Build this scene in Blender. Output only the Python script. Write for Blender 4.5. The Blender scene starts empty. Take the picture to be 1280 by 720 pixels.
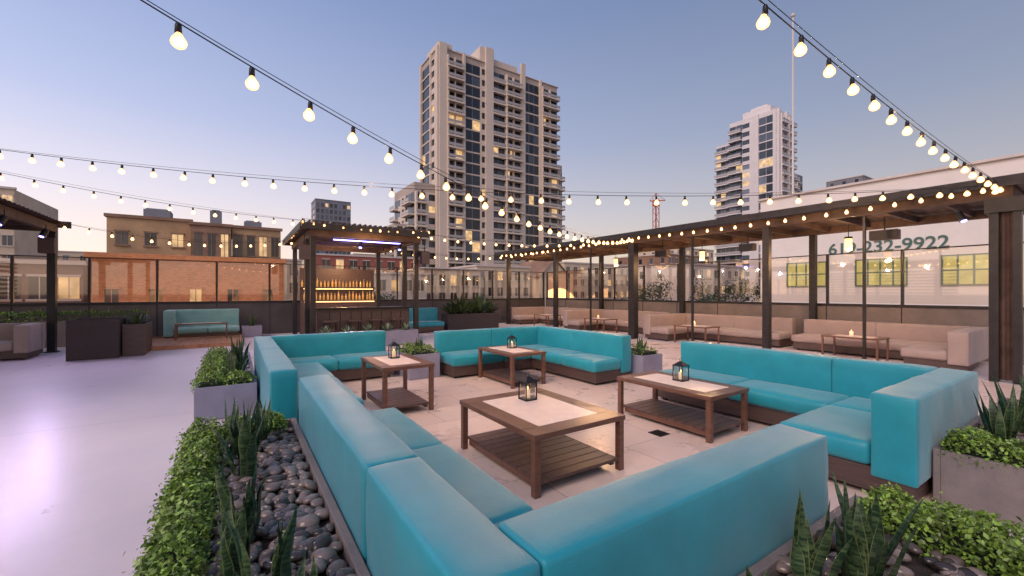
import bpy, math, random
from mathutils import Vector, Matrix, noise
random.seed(7)
S=bpy.context.scene
R=math.radians

# ---------------------------------------------------------------- materials
def mat(name,col,rough=.6,nscale=0,namt=.25,bump=0,bscale=None,metal=0,emit=None,estr=0,island=0,spec=.5,sheen=0,stretch=None,col2=None):
    m=bpy.data.materials.new(name); m.use_nodes=True
    nt=m.node_tree; N=nt.nodes; L=nt.links; b=N['Principled BSDF']
    b.inputs['Base Color'].default_value=(*col,1); b.inputs['Roughness'].default_value=rough
    b.inputs['Metallic'].default_value=metal; b.inputs['Specular IOR Level'].default_value=spec
    if sheen: b.inputs['Sheen Weight'].default_value=sheen; b.inputs['Sheen Roughness'].default_value=.4
    tc=N.new('ShaderNodeTexCoord'); vec=tc.outputs['Object']
    if stretch:
        mp=N.new('ShaderNodeMapping'); mp.inputs['Scale'].default_value=stretch
        L.new(vec,mp.inputs[0]); vec=mp.outputs[0]
    c=None
    if nscale:
        n=N.new('ShaderNodeTexNoise'); n.inputs['Scale'].default_value=nscale; n.inputs['Detail'].default_value=6; n.inputs['Roughness'].default_value=.65
        L.new(vec,n.inputs['Vector'])
        r=N.new('ShaderNodeValToRGB'); r.color_ramp.elements[0].position=.3; r.color_ramp.elements[1].position=.7
        lo=[x*(1-namt) for x in col]; hi=[min(1,x*(1+namt)) for x in (col2 or col)]
        r.color_ramp.elements[0].color=(*lo,1); r.color_ramp.elements[1].color=(*hi,1)
        L.new(n.outputs['Fac'],r.inputs[0]); c=r.outputs[0]
    if island:
        g=N.new('ShaderNodeNewGeometry'); mr=N.new('ShaderNodeMapRange')
        mr.inputs['To Min'].default_value=1-island; mr.inputs['To Max'].default_value=1+island
        L.new(g.outputs['Random Per Island'],mr.inputs[0])
        mx=N.new('ShaderNodeVectorMath'); mx.operation='SCALE'
        if c: L.new(c,mx.inputs[0])
        else: mx.inputs[0].default_value=col
        L.new(mr.outputs[0],mx.inputs['Scale']); c=mx.outputs[0]
    if c: L.new(c,b.inputs['Base Color'])
    if bump:
        n2=N.new('ShaderNodeTexNoise'); n2.inputs['Scale'].default_value=bscale or 40; n2.inputs['Detail'].default_value=4
        L.new(vec,n2.inputs['Vector']); bp=N.new('ShaderNodeBump'); bp.inputs['Strength'].default_value=bump; bp.inputs['Distance'].default_value=.02
        L.new(n2.outputs['Fac'],bp.inputs['Height']); L.new(bp.outputs[0],b.inputs['Normal'])
    if emit:
        b.inputs['Emission Color'].default_value=(*emit,1); b.inputs['Emission Strength'].default_value=estr
    return m

def window_mat(name,dark,frac,estr,lit=(1,.62,.28)):
    m=bpy.data.materials.new(name); m.use_nodes=True
    nt=m.node_tree; N=nt.nodes; L=nt.links; b=N['Principled BSDF']
    b.inputs['Roughness'].default_value=.08; b.inputs['Specular IOR Level'].default_value=.6
    g=N.new('ShaderNodeNewGeometry')
    r=N.new('ShaderNodeValToRGB'); r.color_ramp.interpolation='CONSTANT'
    e=r.color_ramp.elements; e[0].color=(*dark,1); e[1].position=.35; e[1].color=(*[x*1.8 for x in dark],1)
    k=e.new(.6); k.color=(dark[0]*3+.02,dark[1]*3+.02,dark[2]*3+.02,1)
    k=e.new(.75); k.color=(*[x*.5 for x in dark],1)
    L.new(g.outputs['Random Per Island'],r.inputs[0]); L.new(r.outputs[0],b.inputs['Base Color'])
    mm=N.new('ShaderNodeMath'); mm.operation='MULTIPLY'; mm.inputs[1].default_value=7.31
    fr=N.new('ShaderNodeMath'); fr.operation='FRACT'; L.new(g.outputs['Random Per Island'],mm.inputs[0]); L.new(mm.outputs[0],fr.inputs[0])
    gt=N.new('ShaderNodeMath'); gt.operation='GREATER_THAN'; gt.inputs[1].default_value=1-frac; L.new(fr.outputs[0],gt.inputs[0])
    nz=N.new('ShaderNodeTexNoise'); nz.inputs['Scale'].default_value=.9; tc=N.new('ShaderNodeTexCoord'); L.new(tc.outputs['Object'],nz.inputs['Vector'])
    m2=N.new('ShaderNodeMath'); m2.operation='MULTIPLY'; L.new(gt.outputs[0],m2.inputs[0]); L.new(nz.outputs['Fac'],m2.inputs[1])
    m3=N.new('ShaderNodeMath'); m3.operation='MULTIPLY'; m3.inputs[1].default_value=estr*2; L.new(m2.outputs[0],m3.inputs[0])
    b.inputs['Emission Color'].default_value=(*lit,1); L.new(m3.outputs[0],b.inputs['Emission Strength'])
    return m

def glass_mat(name,tint,refl=.12):
    m=bpy.data.materials.new(name); m.use_nodes=True
    nt=m.node_tree; N=nt.nodes; L=nt.links; N.remove(N['Principled BSDF'])
    t=N.new('ShaderNodeBsdfTransparent'); t.inputs[0].default_value=(*tint,1)
    g=N.new('ShaderNodeBsdfGlossy'); g.inputs['Roughness'].default_value=.03; g.inputs[0].default_value=(.9,.9,.9,1)
    lw=N.new('ShaderNodeLayerWeight'); lw.inputs[0].default_value=.25
    mr=N.new('ShaderNodeMapRange'); mr.inputs['To Min'].default_value=refl; mr.inputs['To Max'].default_value=.8
    L.new(lw.outputs['Fresnel'],mr.inputs[0])
    mx=N.new('ShaderNodeMixShader'); L.new(mr.outputs[0],mx.inputs[0]); L.new(t.outputs[0],mx.inputs[1]); L.new(g.outputs[0],mx.inputs[2])
    L.new(mx.outputs[0],N['Material Output'].inputs[0]); return m
def globe_mat(name,col,st,mixf):
    m=bpy.data.materials.new(name); m.use_nodes=True
    nt=m.node_tree; N=nt.nodes; L=nt.links; N.remove(N['Principled BSDF'])
    t=N.new('ShaderNodeBsdfTransparent'); t.inputs[0].default_value=(1,.9,.7,1)
    g=N.new('ShaderNodeEmission'); g.inputs[0].default_value=(*col,1); g.inputs[1].default_value=st
    mx=N.new('ShaderNodeMixShader'); mx.inputs[0].default_value=mixf; L.new(t.outputs[0],mx.inputs[1]); L.new(g.outputs[0],mx.inputs[2])
    L.new(mx.outputs[0],N['Material Output'].inputs[0]); return m

def brick_mat(name,c1,c2,mortar,scale,bw=.5,rh=.25,ms=.02,rough=.8,vertical=None,offset=.5,nlo=.8,nhi=1.12,nsc=.9):
    m=bpy.data.materials.new(name); m.use_nodes=True
    nt=m.node_tree; N=nt.nodes; L=nt.links; b=N['Principled BSDF']; b.inputs['Roughness'].default_value=rough
    tc=N.new('ShaderNodeTexCoord'); vec=tc.outputs['Object']
    if vertical:
        mp=N.new('ShaderNodeMapping'); mp.inputs['Rotation'].default_value=vertical; L.new(vec,mp.inputs[0]); vec=mp.outputs[0]
    br=N.new('ShaderNodeTexBrick'); br.offset=offset; br.inputs['Scale'].default_value=scale; br.inputs['Brick Width'].default_value=bw; br.inputs['Row Height'].default_value=rh
    br.inputs['Mortar Size'].default_value=ms; br.inputs['Color1'].default_value=(*c1,1); br.inputs['Color2'].default_value=(*c2,1); br.inputs['Mortar'].default_value=(*mortar,1)
    L.new(vec,br.inputs['Vector'])
    n=N.new('ShaderNodeTexNoise'); n.inputs['Scale'].default_value=nsc; n.inputs['Detail'].default_value=9; n.inputs['Roughness'].default_value=.72; L.new(tc.outputs['Object'],n.inputs['Vector'])
    mr=N.new('ShaderNodeMapRange'); mr.inputs['From Min'].default_value=.3; mr.inputs['From Max'].default_value=.7; mr.inputs['To Min'].default_value=nlo; mr.inputs['To Max'].default_value=nhi; L.new(n.outputs['Fac'],mr.inputs[0])
    sc=N.new('ShaderNodeVectorMath'); sc.operation='SCALE'; L.new(br.outputs['Color'],sc.inputs[0]); L.new(mr.outputs[0],sc.inputs['Scale']); L.new(sc.outputs[0],b.inputs['Base Color'])
    r2=N.new('ShaderNodeMapRange'); r2.inputs['To Min'].default_value=rough-.1; r2.inputs['To Max'].default_value=rough+.12; L.new(n.outputs['Fac'],r2.inputs[0]); L.new(r2.outputs[0],b.inputs['Roughness'])
    return m

M={}
M['teal']=mat('teal_vinyl',(.010,.265,.335),.38,3,.12,.16,240,spec=.5,sheen=.35)
M['palteal']=mat('pale_teal_vinyl',(.16,.34,.33),.5,3,.10,.12,260,spec=.5,sheen=.5)
M['mauve']=mat('mauve_vinyl',(.33,.25,.225),.55,3,.10,.12,220,sheen=.2)
M['base']=mat('brown_base',(.075,.045,.038),.5,4,.3,.2,60,stretch=(1,1,12))
M['wood']=mat('table_wood',(.155,.072,.046),.30,5,.35,.12,50,stretch=(1,1,6))
M['inlay']=mat('table_inlay_stone',(.84,.67,.57),.33,9,.08,.05,80)
M['slat']=mat('shelf_slats',(.10,.055,.045),.42,6,.4,.1,60,stretch=(12,1,1),island=.25)
M['metal']=mat('dark_bronze_metal',(.028,.024,.024),.42,6,.35,.1,60,metal=.4)
M['rust']=mat('rusty_roof_metal',(.095,.058,.045),.6,2.5,.5,.2,30,metal=.2)
M['black']=mat('black_metal',(.012,.012,.014),.4,metal=.3)
M['planter']=mat('planter_concrete_lavender_light',(.24,.23,.31),.75,4,.14,.25,90)  # lavender cast of the evening light is mixed into this grey
M['planter_warm']=mat('planter_concrete_warm_light',(.21,.175,.17),.8,5,.18,.35,110)  # warm version of the planter concrete, warm lighting put into its colour
M['darkplanter']=mat('planter_dark_wicker',(.045,.034,.034),.7,30,.5,.6,70,stretch=(1,1,5))
M['floor']=brick_mat('terrace_concrete',(.78,.66,.665),(.76,.65,.655),(.55,.46,.48),1.0,bw=4.5,rh=4.5,ms=.008,rough=.30,offset=0,nlo=.88,nhi=1.04,nsc=.7)
M['stone']=mat('river_stone',(.155,.118,.105),.22,9,.35,.05,30,island=.8,spec=.6)
M['leaf']=mat('boxwood_leaf',(.16,.26,.04),.42,5,.4,island=.65)
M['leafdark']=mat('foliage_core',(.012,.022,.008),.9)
M['treeleaf']=mat('tree_leaf',(.035,.06,.018),.6,1,.5,island=.6)
M['bark']=mat('bark',(.08,.055,.04),.9,8,.4,.5,20)
M['soil']=mat('soil',(.05,.035,.03),.95,20,.4,.5,50)
M['glassp']=glass_mat('windscreen_glass',(.92,.84,.76),.13)
M['lglass']=glass_mat('lantern_glass',(.92,.92,.92),.06)
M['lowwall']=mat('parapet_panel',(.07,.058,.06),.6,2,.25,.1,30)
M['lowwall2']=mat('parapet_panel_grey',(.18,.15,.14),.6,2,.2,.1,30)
M['filament']=mat('filament_glow',(1,.8,.5),.4,emit=(1,.76,.42),estr=16)
M['bulb']=globe_mat('amber_globe',(1,.50,.20),3.6,.72)
M['candle']=mat('candle_wax',(.8,.72,.6),.5,emit=(1,.55,.2),estr=.5)
M['flame']=mat('flame',(1,.6,.2),.5,emit=(1,.55,.15),estr=8)
M['purple']=mat('purple_led',(.3,.2,1),.4,emit=(.28,.25,1),estr=9)
M['warmlamp']=mat('warm_lamp',(1,.7,.4),.4,emit=(1,.50,.18),estr=3)
M['bottle']=mat('amber_bottle_glow',(.35,.16,.04),.15,emit=(1,.5,.15),estr=.4,island=.7)  # glow of the bar put into the bottles as emission; they are no lamps
M['deck']=mat('deck_wood',(.42,.19,.09),.5,4,.3,.1,30,stretch=(1,12,1))
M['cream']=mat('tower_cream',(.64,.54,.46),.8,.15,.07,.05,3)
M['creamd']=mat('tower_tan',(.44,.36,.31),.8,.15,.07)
M['rail']=mat('balcony_rail',(.42,.38,.36),.35,metal=.2)
M['towerwin']=window_mat('tower_glass',(.014,.018,.026),.055,.8)
M['whitetower']=mat('white_tower_wall',(.70,.65,.65),.8,.2,.06)
M['win2']=window_mat('tower_glass_grey',(.05,.06,.08),.07,.8)
M['oldwin']=window_mat('old_window',(.05,.04,.035),.12,.7)
M['whitewall']=mat('white_building_wall',(.80,.73,.68),.8,.6,.06,.05,8)
M['litwin']=mat('lit_office_window',(.3,.28,.10),.3,1.4,.5,emit=(.66,.58,.18),estr=.5,island=.45)
M['winframe']=mat('window_frame_green',(.10,.17,.14),.5)
M['signgreen']=mat('sign_paint_green',(.08,.15,.13),.7,3,.15)
M['tan']=mat('stucco_tan',(.50,.32,.18),.9,.35,.28,.3,6)
M['brown']=mat('stucco_brown',(.29,.175,.12),.9,.4,.3,.3,6)
M['brick']=brick_mat('brick_orange',(.50,.22,.10),(.38,.15,.07),(.45,.30,.2),2.0,vertical=(math.pi/2,0,0))
M['redbrick']=brick_mat('brick_red',(.42,.10,.07),(.34,.08,.06),(.4,.25,.2),1.5,vertical=(math.pi/2,0,0))
M['trim']=mat('white_trim',(.64,.55,.50),.7,.5,.1)
M['stucco']=mat('cream_stucco',(.64,.51,.38),.85,.4,.12,.1,5)
M['grey']=mat('grey_building',(.22,.22,.25),.8,.3,.15)
M['asphalt']=mat('street_ground',(.07,.065,.07),.9,.1,.3)
M['roofc']=mat('flat_roof',(.20,.18,.18),.9,.5,.25)
M['agave']=mat('agave_leaf',(.16,.22,.14),.5,8,.3,island=.3)
M['cranered']=mat('crane_paint',(.5,.12,.08),.5)
M['pole']=mat('flagpole_white',(.6,.55,.52),.4)
M['paver']=brick_mat('terrace_paver',(.79,.62,.53),(.71,.56,.49),(.42,.32,.29),1.0,bw=1.2,rh=.6,ms=.005,rough=.28,offset=.5,nlo=.84,nhi=1.06,nsc=1.6)

def snake_mat():
    m=mat('snake_plant_leaf',(.03,.065,.03),.35)
    nt=m.node_tree;N=nt.nodes;L=nt.links;b=N['Principled BSDF']
    tc=N.new('ShaderNodeTexCoord'); w=N.new('ShaderNodeTexNoise'); w.inputs['Scale'].default_value=9; w.inputs['Detail'].default_value=4
    mp=N.new('ShaderNodeMapping'); mp.inputs['Scale'].default_value=(1.5,1.5,9); L.new(tc.outputs['Object'],mp.inputs[0]); L.new(mp.outputs[0],w.inputs[0])
    r=N.new('ShaderNodeValToRGB'); r.color_ramp.elements[0].position=.42; r.color_ramp.elements[0].color=(.014,.038,.018,1); r.color_ramp.elements[1].position=.64; r.color_ramp.elements[1].color=(.085,.14,.062,1)
    L.new(w.outputs['Fac'],r.inputs[0]); L.new(r.outputs[0],b.inputs['Base Color']); return m
M['snake']=snake_mat()
M['snakeedge']=mat('snake_leaf_edge',(.15,.19,.07),.4)

# ---------------------------------------------------------------- builder
class P:
    def __init__(s,name,m,smooth=False,bevel=0):
        s.name=name;s.m=m if isinstance(m,(list,tuple)) else [m];s.v=[];s.f=[];s.mi=[];s.smooth=smooth;s.bevel=bevel
    def box(s,x0,x1,y0,y1,z0,z1,mi=0):
        i=len(s.v); s.v+=[(x0,y0,z0),(x1,y0,z0),(x1,y1,z0),(x0,y1,z0),(x0,y0,z1),(x1,y0,z1),(x1,y1,z1),(x0,y1,z1)]
        for q in ((0,3,2,1),(4,5,6,7),(0,1,5,4),(1,2,6,5),(2,3,7,6),(3,0,4,7)): s.f.append(tuple(i+k for k in q)); s.mi.append(mi)
        return s
    def quad(s,a,b,c,d,mi=0):
        i=len(s.v); s.v+=[tuple(a),tuple(b),tuple(c),tuple(d)]; s.f.append((i,i+1,i+2,i+3)); s.mi.append(mi)
    def cyl(s,p0,p1,r0,r1=None,n=10,mi=0,cap=True):
        r1=r0 if r1 is None else r1
        p0=Vector(p0);p1=Vector(p1);d=(p1-p0).normalized()
        a=d.orthogonal().normalized(); b=d.cross(a); i=len(s.v)
        for p,r in ((p0,r0),(p1,r1)):
            for k in range(n):
                t=2*math.pi*k/n; s.v.append(tuple(p+a*math.cos(t)*r+b*math.sin(t)*r))
        for k in range(n):
            s.f.append((i+k,i+(k+1)%n,i+n+(k+1)%n,i+n+k)); s.mi.append(mi)
        if cap:
            s.f.append(tuple(i+k for k in range(n))[::-1]); s.mi.append(mi); s.f.append(tuple(i+n+k for k in range(n))); s.mi.append(mi)
    def lathe(s,c,prof,n=10,mi=0):
        i=len(s.v)
        for r,z in prof:
            for k in range(n):
                t=2*math.pi*k/n; s.v.append((c[0]+r*math.cos(t),c[1]+r*math.sin(t),c[2]+z))
        for j in range(len(prof)-1):
            for k in range(n):
                s.f.append((i+j*n+k,i+j*n+(k+1)%n,i+(j+1)*n+(k+1)%n,i+(j+1)*n+k)); s.mi.append(mi)
    def cushion(s,x0,x1,y0,y1,z0,z1,r=.03,puff=.012,mi=0):
        c=((x0+x1)/2,(y0+y1)/2,(z0+z1)/2); h=((x1-x0)/2,(y1-y0)/2,(z1-z0)/2); r=min(r,*[q*.95 for q in h])
        def samp(hh):
            e=[-hh,-hh+r*.3,-hh+r]; n=max(2,int((2*hh-2*r)/.06)); 
            return e[:2]+[-hh+r+(2*hh-2*r)*k/n for k in range(n+1)]+[hh-r*.3,hh]
        sm=[samp(q) for q in h]; cache={}
        seed=random.random()*50
        def vert(p):
            k=tuple(round(q,5) for q in p)
            if k in cache: return cache[k]
            inn=Vector([max(-h[a]+r,min(h[a]-r,p[a])) for a in range(3)]); d=Vector(p)-inn
            q=inn+d.normalized()*r if d.length>1e-9 else Vector(p)
            u=[min(1,abs(p[a])/h[a]) for a in range(3)]
            for a in range(3):
                o=[b for b in range(3) if b!=a]
                w=(u[a]**6)*(1-u[o[0]]**4)*(1-u[o[1]]**4)
                q[a]+=math.copysign(puff*w,p[a])
            wq=Vector((q[0]+c[0],q[1]+c[1],q[2]+c[2]))
            nn=noise.noise(wq*3.1+Vector((seed,0,0)))*.007+noise.noise(wq*8+Vector((0,seed,0)))*.004
            wq+= (d.normalized() if d.length>1e-9 else Vector((0,0,0)))*nn
            cache[k]=len(s.v); s.v.append(tuple(wq)); return cache[k]
        for a in range(3):
            o=[(a+1)%3,(a+2)%3]
            for sg in (-1,1):
                A=sm[o[0]];B=sm[o[1]]
                for i in range(len(A)-1):
                    for j in range(len(B)-1):
                        q=[]
                        for (aa,bb) in ((A[i],B[j]),(A[i+1],B[j]),(A[i+1],B[j+1]),(A[i],B[j+1])):
                            p=[0,0,0]; p[a]=sg*h[a]; p[o[0]]=aa; p[o[1]]=bb; q.append(vert(p))
                        if sg<0: q=q[::-1]
                        s.f.append(tuple(q)); s.mi.append(mi)
    def bbox(s):
        return [min(v[a] for v in s.v) for a in range(3)],[max(v[a] for v in s.v) for a in range(3)]
    def make(s,parent=None,ploc=Vector((0,0,0))):
        lo,hi=s.bbox(); c=Vector([(lo[a]+hi[a])/2 for a in range(3)])
        me=bpy.data.meshes.new(s.name); me.from_pydata([(v[0]-c[0],v[1]-c[1],v[2]-c[2]) for v in s.v],[],s.f)
        for m in s.m: me.materials.append(M[m] if isinstance(m,str) else m)
        me.polygons.foreach_set('material_index',s.mi)
        if s.smooth: me.polygons.foreach_set('use_smooth',[True]*len(s.f))
        me.update(); o=bpy.data.objects.new(s.name,me); S.collection.objects.link(o); o.location=c-ploc
        if parent: o.parent=parent
        if s.bevel:
            b=o.modifiers.new('bevel','BEVEL'); b.width=s.bevel; b.segments=2; b.limit_method='ANGLE'
        return o
def group(name,parts):
    parts=[p for p in parts if p.v]
    if len(parts)==1:
        parts[0].name=name; return parts[0].make()
    lo=[min(p.bbox()[0][a] for p in parts) for a in range(3)]; hi=[max(p.bbox()[1][a] for p in parts) for a in range(3)]
    c=Vector(((lo[0]+hi[0])/2,(lo[1]+hi[1])/2,lo[2]))
    e=bpy.data.objects.new(name,None); e.location=c; e.empty_display_size=.2; S.collection.objects.link(e)
    for p in parts: p.make(e,c)
    return e

# ---------------------------------------------------------------- ground, deck
g=P('ground','asphalt'); g.quad((-3000,-3000,-12),(3000,-3000,-12),(3000,3000,-12),(-3000,3000,-12)); g.make()
d=P('rooftop_terrace',['floor','grey']); d.box(-22,14.6,-14,19,-12,0,1); d.quad((-22,-14,.004),(14.6,-14,.004),(14.6,19,.004),(-22,19,.004),0); d.make()
d=P('paved_floor','paver'); d.quad((.3,.9,.008),(11.2,.9,.008),(11.2,12.2,.008),(.3,12.2,.008)); d.make()
d=P('floor_drain','black'); 
for k in range(6): d.box(3.9+k*.03,3.915+k*.03,2.95,3.12,.009,.016)
d.make()

# ---------------------------------------------------------------- sofas
def sofa(name,m,backs,seats,bases):
    a=P('backrest',m,True); 
    for b in backs: a.cushion(*b[:4],*(b[4:] if len(b)>4 else (.17,.82)),r=.02,puff=.005)
    c=P('seat',m,True)
    for b in seats: c.cushion(*b,.235,.425,r=.04,puff=.016)
    e=P('base','base',bevel=.006)
    for b in bases: e.box(*b,.05,.235)
    f=P('feet','black')
    for b in bases:
        for x in (b[0]+.06,b[1]-.12):
            for y in (b[2]+.06,b[3]-.12): f.box(x,x+.06,y,y+.06,.009,.05)
    return group(name,[a,c,e,f])
g_=.003
sofa('teal_sectional_sofa','teal',
  [(.485,.74,1.93+g_,4.27),(.485,.74,.96,1.93-g_),(.74+g_,2.71,.96,1.22)],
  [(.745,1.38,1.85,3.05),(.745,1.38,3.055,4.26),(.745,1.38,1.225,1.845),(1.385,2.70,1.225,1.85)],
  [(.50,1.34,.98,4.25),(1.341,2.68,.98,1.81)])
sofa('teal_sectional_sofa','teal',
  [(5.85,6.10,1.20,2.05),(5.85,6.10,2.055,4.06),(4.12,6.10,.92,1.195)],
  [(5.2,5.845,1.86,2.95),(5.2,5.845,2.955,4.05),(4.13,5.195,1.2,1.86),(5.2,5.845,1.2,1.855)],
  [(5.24,6.08,.94,4.04),(4.14,5.239,.94,1.82)])
sofa('teal_sectional_sofa','teal',
  [(3.3,4.5,7.6,7.85),(4.505,5.95,7.6,7.85),(5.7,5.95,5.12,6.4),(5.7,5.95,6.405,7.595)],
  [(3.31,4.4,6.95,7.595),(4.405,5.695,6.95,7.595),(5.05,5.695,5.13,6.0),(5.05,5.695,6.005,6.945)],
  [(3.33,5.93,6.99,7.83),(5.09,5.93,5.15,6.989)])
sofa('teal_sectional_sofa','teal',
  [(.28,.53,4.72,6.6),(.28,.53,6.605,8.65),(.535,2.52,8.4,8.65)],
  [(.535,1.18,4.73,6.2),(.535,1.18,6.205,7.74),(.535,1.5,7.745,8.395),(1.505,2.51,7.745,8.395)],
  [(.30,1.14,4.75,8.63),(1.141,2.49,7.79,8.63)])
sofa('pale_teal_bench_sofa','palteal',
  [(-1.9,.12,17.85,18.15,.17,1.0),(-1.9,-1.65,17.2,17.845,.17,1.0)],[(-1.64,-.75,17.2,17.845),(-.745,.12,17.2,17.845)],[(-1.88,.1,17.22,18.1)])
sofa('teal_bench_sofa','teal',[(5.6,7.0,16.2,16.45,.17,.95)],[(5.6,7.0,15.5,16.19)],[(5.62,6.98,15.52,16.4)])
for nm,y0,y1,side in (('a',2.2,5.45,'lo'),('b',5.75,9.2,'hi'),('c',10.1,13.4,'hi'),('d',13.8,17.6,'hi')):
    ym=(y0+y1)/2
    bk=[(13.6,13.86,y0,ym-g_),(13.6,13.86,ym,y1)]; st=[(12.85,13.595,y0+.01,ym-g_),(12.85,13.595,ym,y1-.01)]; bs=[(12.9,13.84,y0+.03,y1-.03)]
    if side=='lo':
        bk.append((11.75,13.86,y0-.3,y0-g_)); st.append((11.75,12.84,y0,y0+.7)); bs.append((11.8,12.89,y0-.25,y0+.66))
    else:
        bk.append((11.6,13.86,y1+g_,y1+.3)); st.append((11.6,12.84,y1-.7,y1)); bs.append((11.65,12.89,y1-.66,y1+.25))
    sofa('mauve_sectional_sofa','mauve',bk,st,bs)
sofa('mauve_lounge_sofa','mauve',[(-5.6,-4.05,15.3,15.55),(-4.3,-4.05,14.5,15.29)],[(-5.6,-4.31,14.5,15.29)],[(-5.58,-4.08,14.55,15.5)])

# ---------------------------------------------------------------- tables
def table(x0,x1,y0,y1,h,name='coffee_table',shelf=True,t=.045):
    w=min(.17,(x1-x0)*.2)
    top=P('tabletop_frame','wood',bevel=.004)
    top.box(x0,x1,y0,y0+w,h-t,h); top.box(x0,x1,y1-w,y1,h-t,h); top.box(x0,x0+w,y0+w+.002,y1-w-.002,h-t,h); top.box(x1-w,x1,y0+w+.002,y1-w-.002,h-t,h)
    inl=P('tabletop_inlay','inlay',bevel=.002); inl.box(x0+w+.002,x1-w-.002,y0+w+.004,y1-w-.004,h-t+.01,h+.002)
    ap=P('apron_and_legs','wood',bevel=.003); l=.055 if t>.04 else .04
    for x in (x0+.01,x1-l-.01):
        for y in (y0+.01,y1-l-.01): ap.box(x,x+l,y,y+l,.009,h-t-.001)
    parts=[top,inl,ap]
    if shelf:
        sh=P('lower_shelf','slat',bevel=.002)
        n=int((y1-y0-.04)/.11); q=(y1-y0-.04)/n
        for k in range(n): sh.box(x0+.075,x1-.075,y0+.02+k*q,y0+.02+k*q+q-.008,.10,.125)
        fr=P('shelf_rails','wood'); fr.box(x0+.075,x0+.115,y0+.07,y1-.07,.05,.098); fr.box(x1-.115,x1-.075,y0+.07,y1-.07,.05,.098)
        parts+=[sh,fr]
    group(name,parts)
table(1.91,2.92,2.58,3.87,.5)
table(1.55,2.25,5.3,6.42,.64)
table(3.78,4.5,5.74,6.9,.57)
table(4.15,4.92,2.52,3.82,.5)
for (x,y) in ((11.9,3.3),(11.6,7.2),(11.7,11.4),(11.7,14.8)): table(x,x+.75,y,y+1.1,.55,'side_table',False,.035)
table(-1.55,-.2,16.3,16.85,.62,'side_table',False,.035)
dk=P('wood_deck_platform','deck',bevel=.004)
for k in range(20): dk.box(-2.6+k*.14,-2.6+k*.14+.134,14.9,18.1,.006,.12)
dk.make()

def lantern(x,y,z,h=.25,w=.12):
    f=P('frame','black',bevel=.001); hw=w/2
    f.box(x-hw,x+hw,y-hw,y+hw,z,z+.015)
    for a in (-1,1):
        for b in (-1,1): f.box(x+a*(hw-.006)-.005,x+a*(hw-.006)+.005,y+b*(hw-.006)-.005,y+b*(hw-.006)+.005,z+.015,z+h*.68)
    f.box(x-hw-.004,x+hw+.004,y-hw-.004,y+hw+.004,z+h*.68,z+h*.71)
    i=len(f.v); zz=z+h*.71; f.v+=[(x-hw,y-hw,zz),(x+hw,y-hw,zz),(x+hw,y+hw,zz),(x-hw,y+hw,zz),(x-.015,y-.015,z+h*.88),(x+.015,y-.015,z+h*.88),(x+.015,y+.015,z+h*.88),(x-.015,y+.015,z+h*.88)]
    for q in ((0,1,5,4),(1,2,6,5),(2,3,7,6),(3,0,4,7),(4,5,6,7)): f.f.append(tuple(i+k for k in q)); f.mi.append(0)
    r=.022
    for k in range(12):
        a0=2*math.pi*k/12;a1=2*math.pi*(k+1)/12
        f.cyl((x+r*math.cos(a0),y,z+h*.88+r+r*math.sin(a0)),(x+r*math.cos(a1),y,z+h*.88+r+r*math.sin(a1)),.003,n=5)
    gl=P('glass_panes','lglass'); q=hw-.008
    for a,b,c,d in ((-q,-q,q,-q),(q,-q,q,q),(q,q,-q,q),(-q,q,-q,-q)):
        gl.quad((x+a,y+b,z+.016),(x+c,y+d,z+.016),(x+c,y+d,z+h*.68),(x+a,y+b,z+h*.68))
    c=P('candle','candle',True); c.cyl((x,y,z+.016),(x,y,z+h*.38),.026,n=14)
    fl=P('flame','flame',True); fl.lathe((x,y,z+h*.39),[(.001,0),(.006,.008),(.004,.02),(.0005,.03)],6)
    group('candle_lantern',[f,gl,c,fl])
lantern(2.5,3.5,.502,.27,.14); lantern(1.93,6.05,.642,.26,.13); lantern(4.25,6.45,.572,.26,.13); lantern(4.62,3.2,.502,.27,.14)
for (x,y,z) in ((12.25,3.9,.552),(11.95,7.8,.552),(12,12,.552)):
    a=P('wax','candle',True); a.cyl((x,y,z),(x,y,z+.11),.04,n=12); b=P('flame','flame'); b.lathe((x,y,z+.11),[(.002,0),(.009,.012),(.001,.04)],6); group('table_candle',[a,b])

# ---------------------------------------------------------------- plants
def leaf(p,c,n,sz,mi=0,asp=.55):
    n=n.normalized(); a=n.orthogonal().normalized(); a=Matrix.Rotation(random.random()*6.28,3,n)@a; b=n.cross(a)
    c=Vector(c); a*=sz; b*=sz*asp*.5
    p.quad(c-a*.5,c+b-a*.05,c+a*.5,c-b-a*.05,mi)
def hedge(name,x0,x1,y0,y1,z0,z1,n,sz,core=True):
    p=P('leaves','leaf'); cx=(x0+x1)/2
    for _ in range(n):
        x=random.uniform(x0,x1);y=random.uniform(y0,y1)
        t=noise.noise(Vector((x*5,y*5,3)))*.5+noise.noise(Vector((x*13,y*13,1)))*.55
        top=z1+(z1-z0)*.5*t
        ed=min(1,min(x-x0,x1-x,y-y0,y1-y)/.06); top-= (1-ed)*.07
        z=top-abs(random.gauss(0,.035)) if random.random()<.6 else random.uniform(z0,top)
        if random.random()<.04: z+=random.uniform(0,.05)
        b=.02*noise.noise(Vector((x*9,y*9,z*9)))*3
        if z<top-.07:
            s_=random.random()
            if x1-x0<y1-y0: x=(x0 if s_<.5 else x1)+random.gauss(0,.02)+b
            else: y=(y0 if s_<.5 else y1)+random.gauss(0,.02)+b
        nn=Vector((random.gauss(0,.6)+(x-cx)*1.5,random.gauss(0,.6),random.gauss(.7,.5)))
        leaf(p,(x,y,z),nn,sz*random.uniform(.6,1.25),asp=.6)
    ps=[p]
    if core:
        c=P('dark_core','leafdark'); c.box(x0+.04,x1-.04,y0+.04,y1-.04,z0,z1-.1); ps.append(c)  # added dark box blocks the view, stands in for the shaded inside
    group(name,ps)
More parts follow.
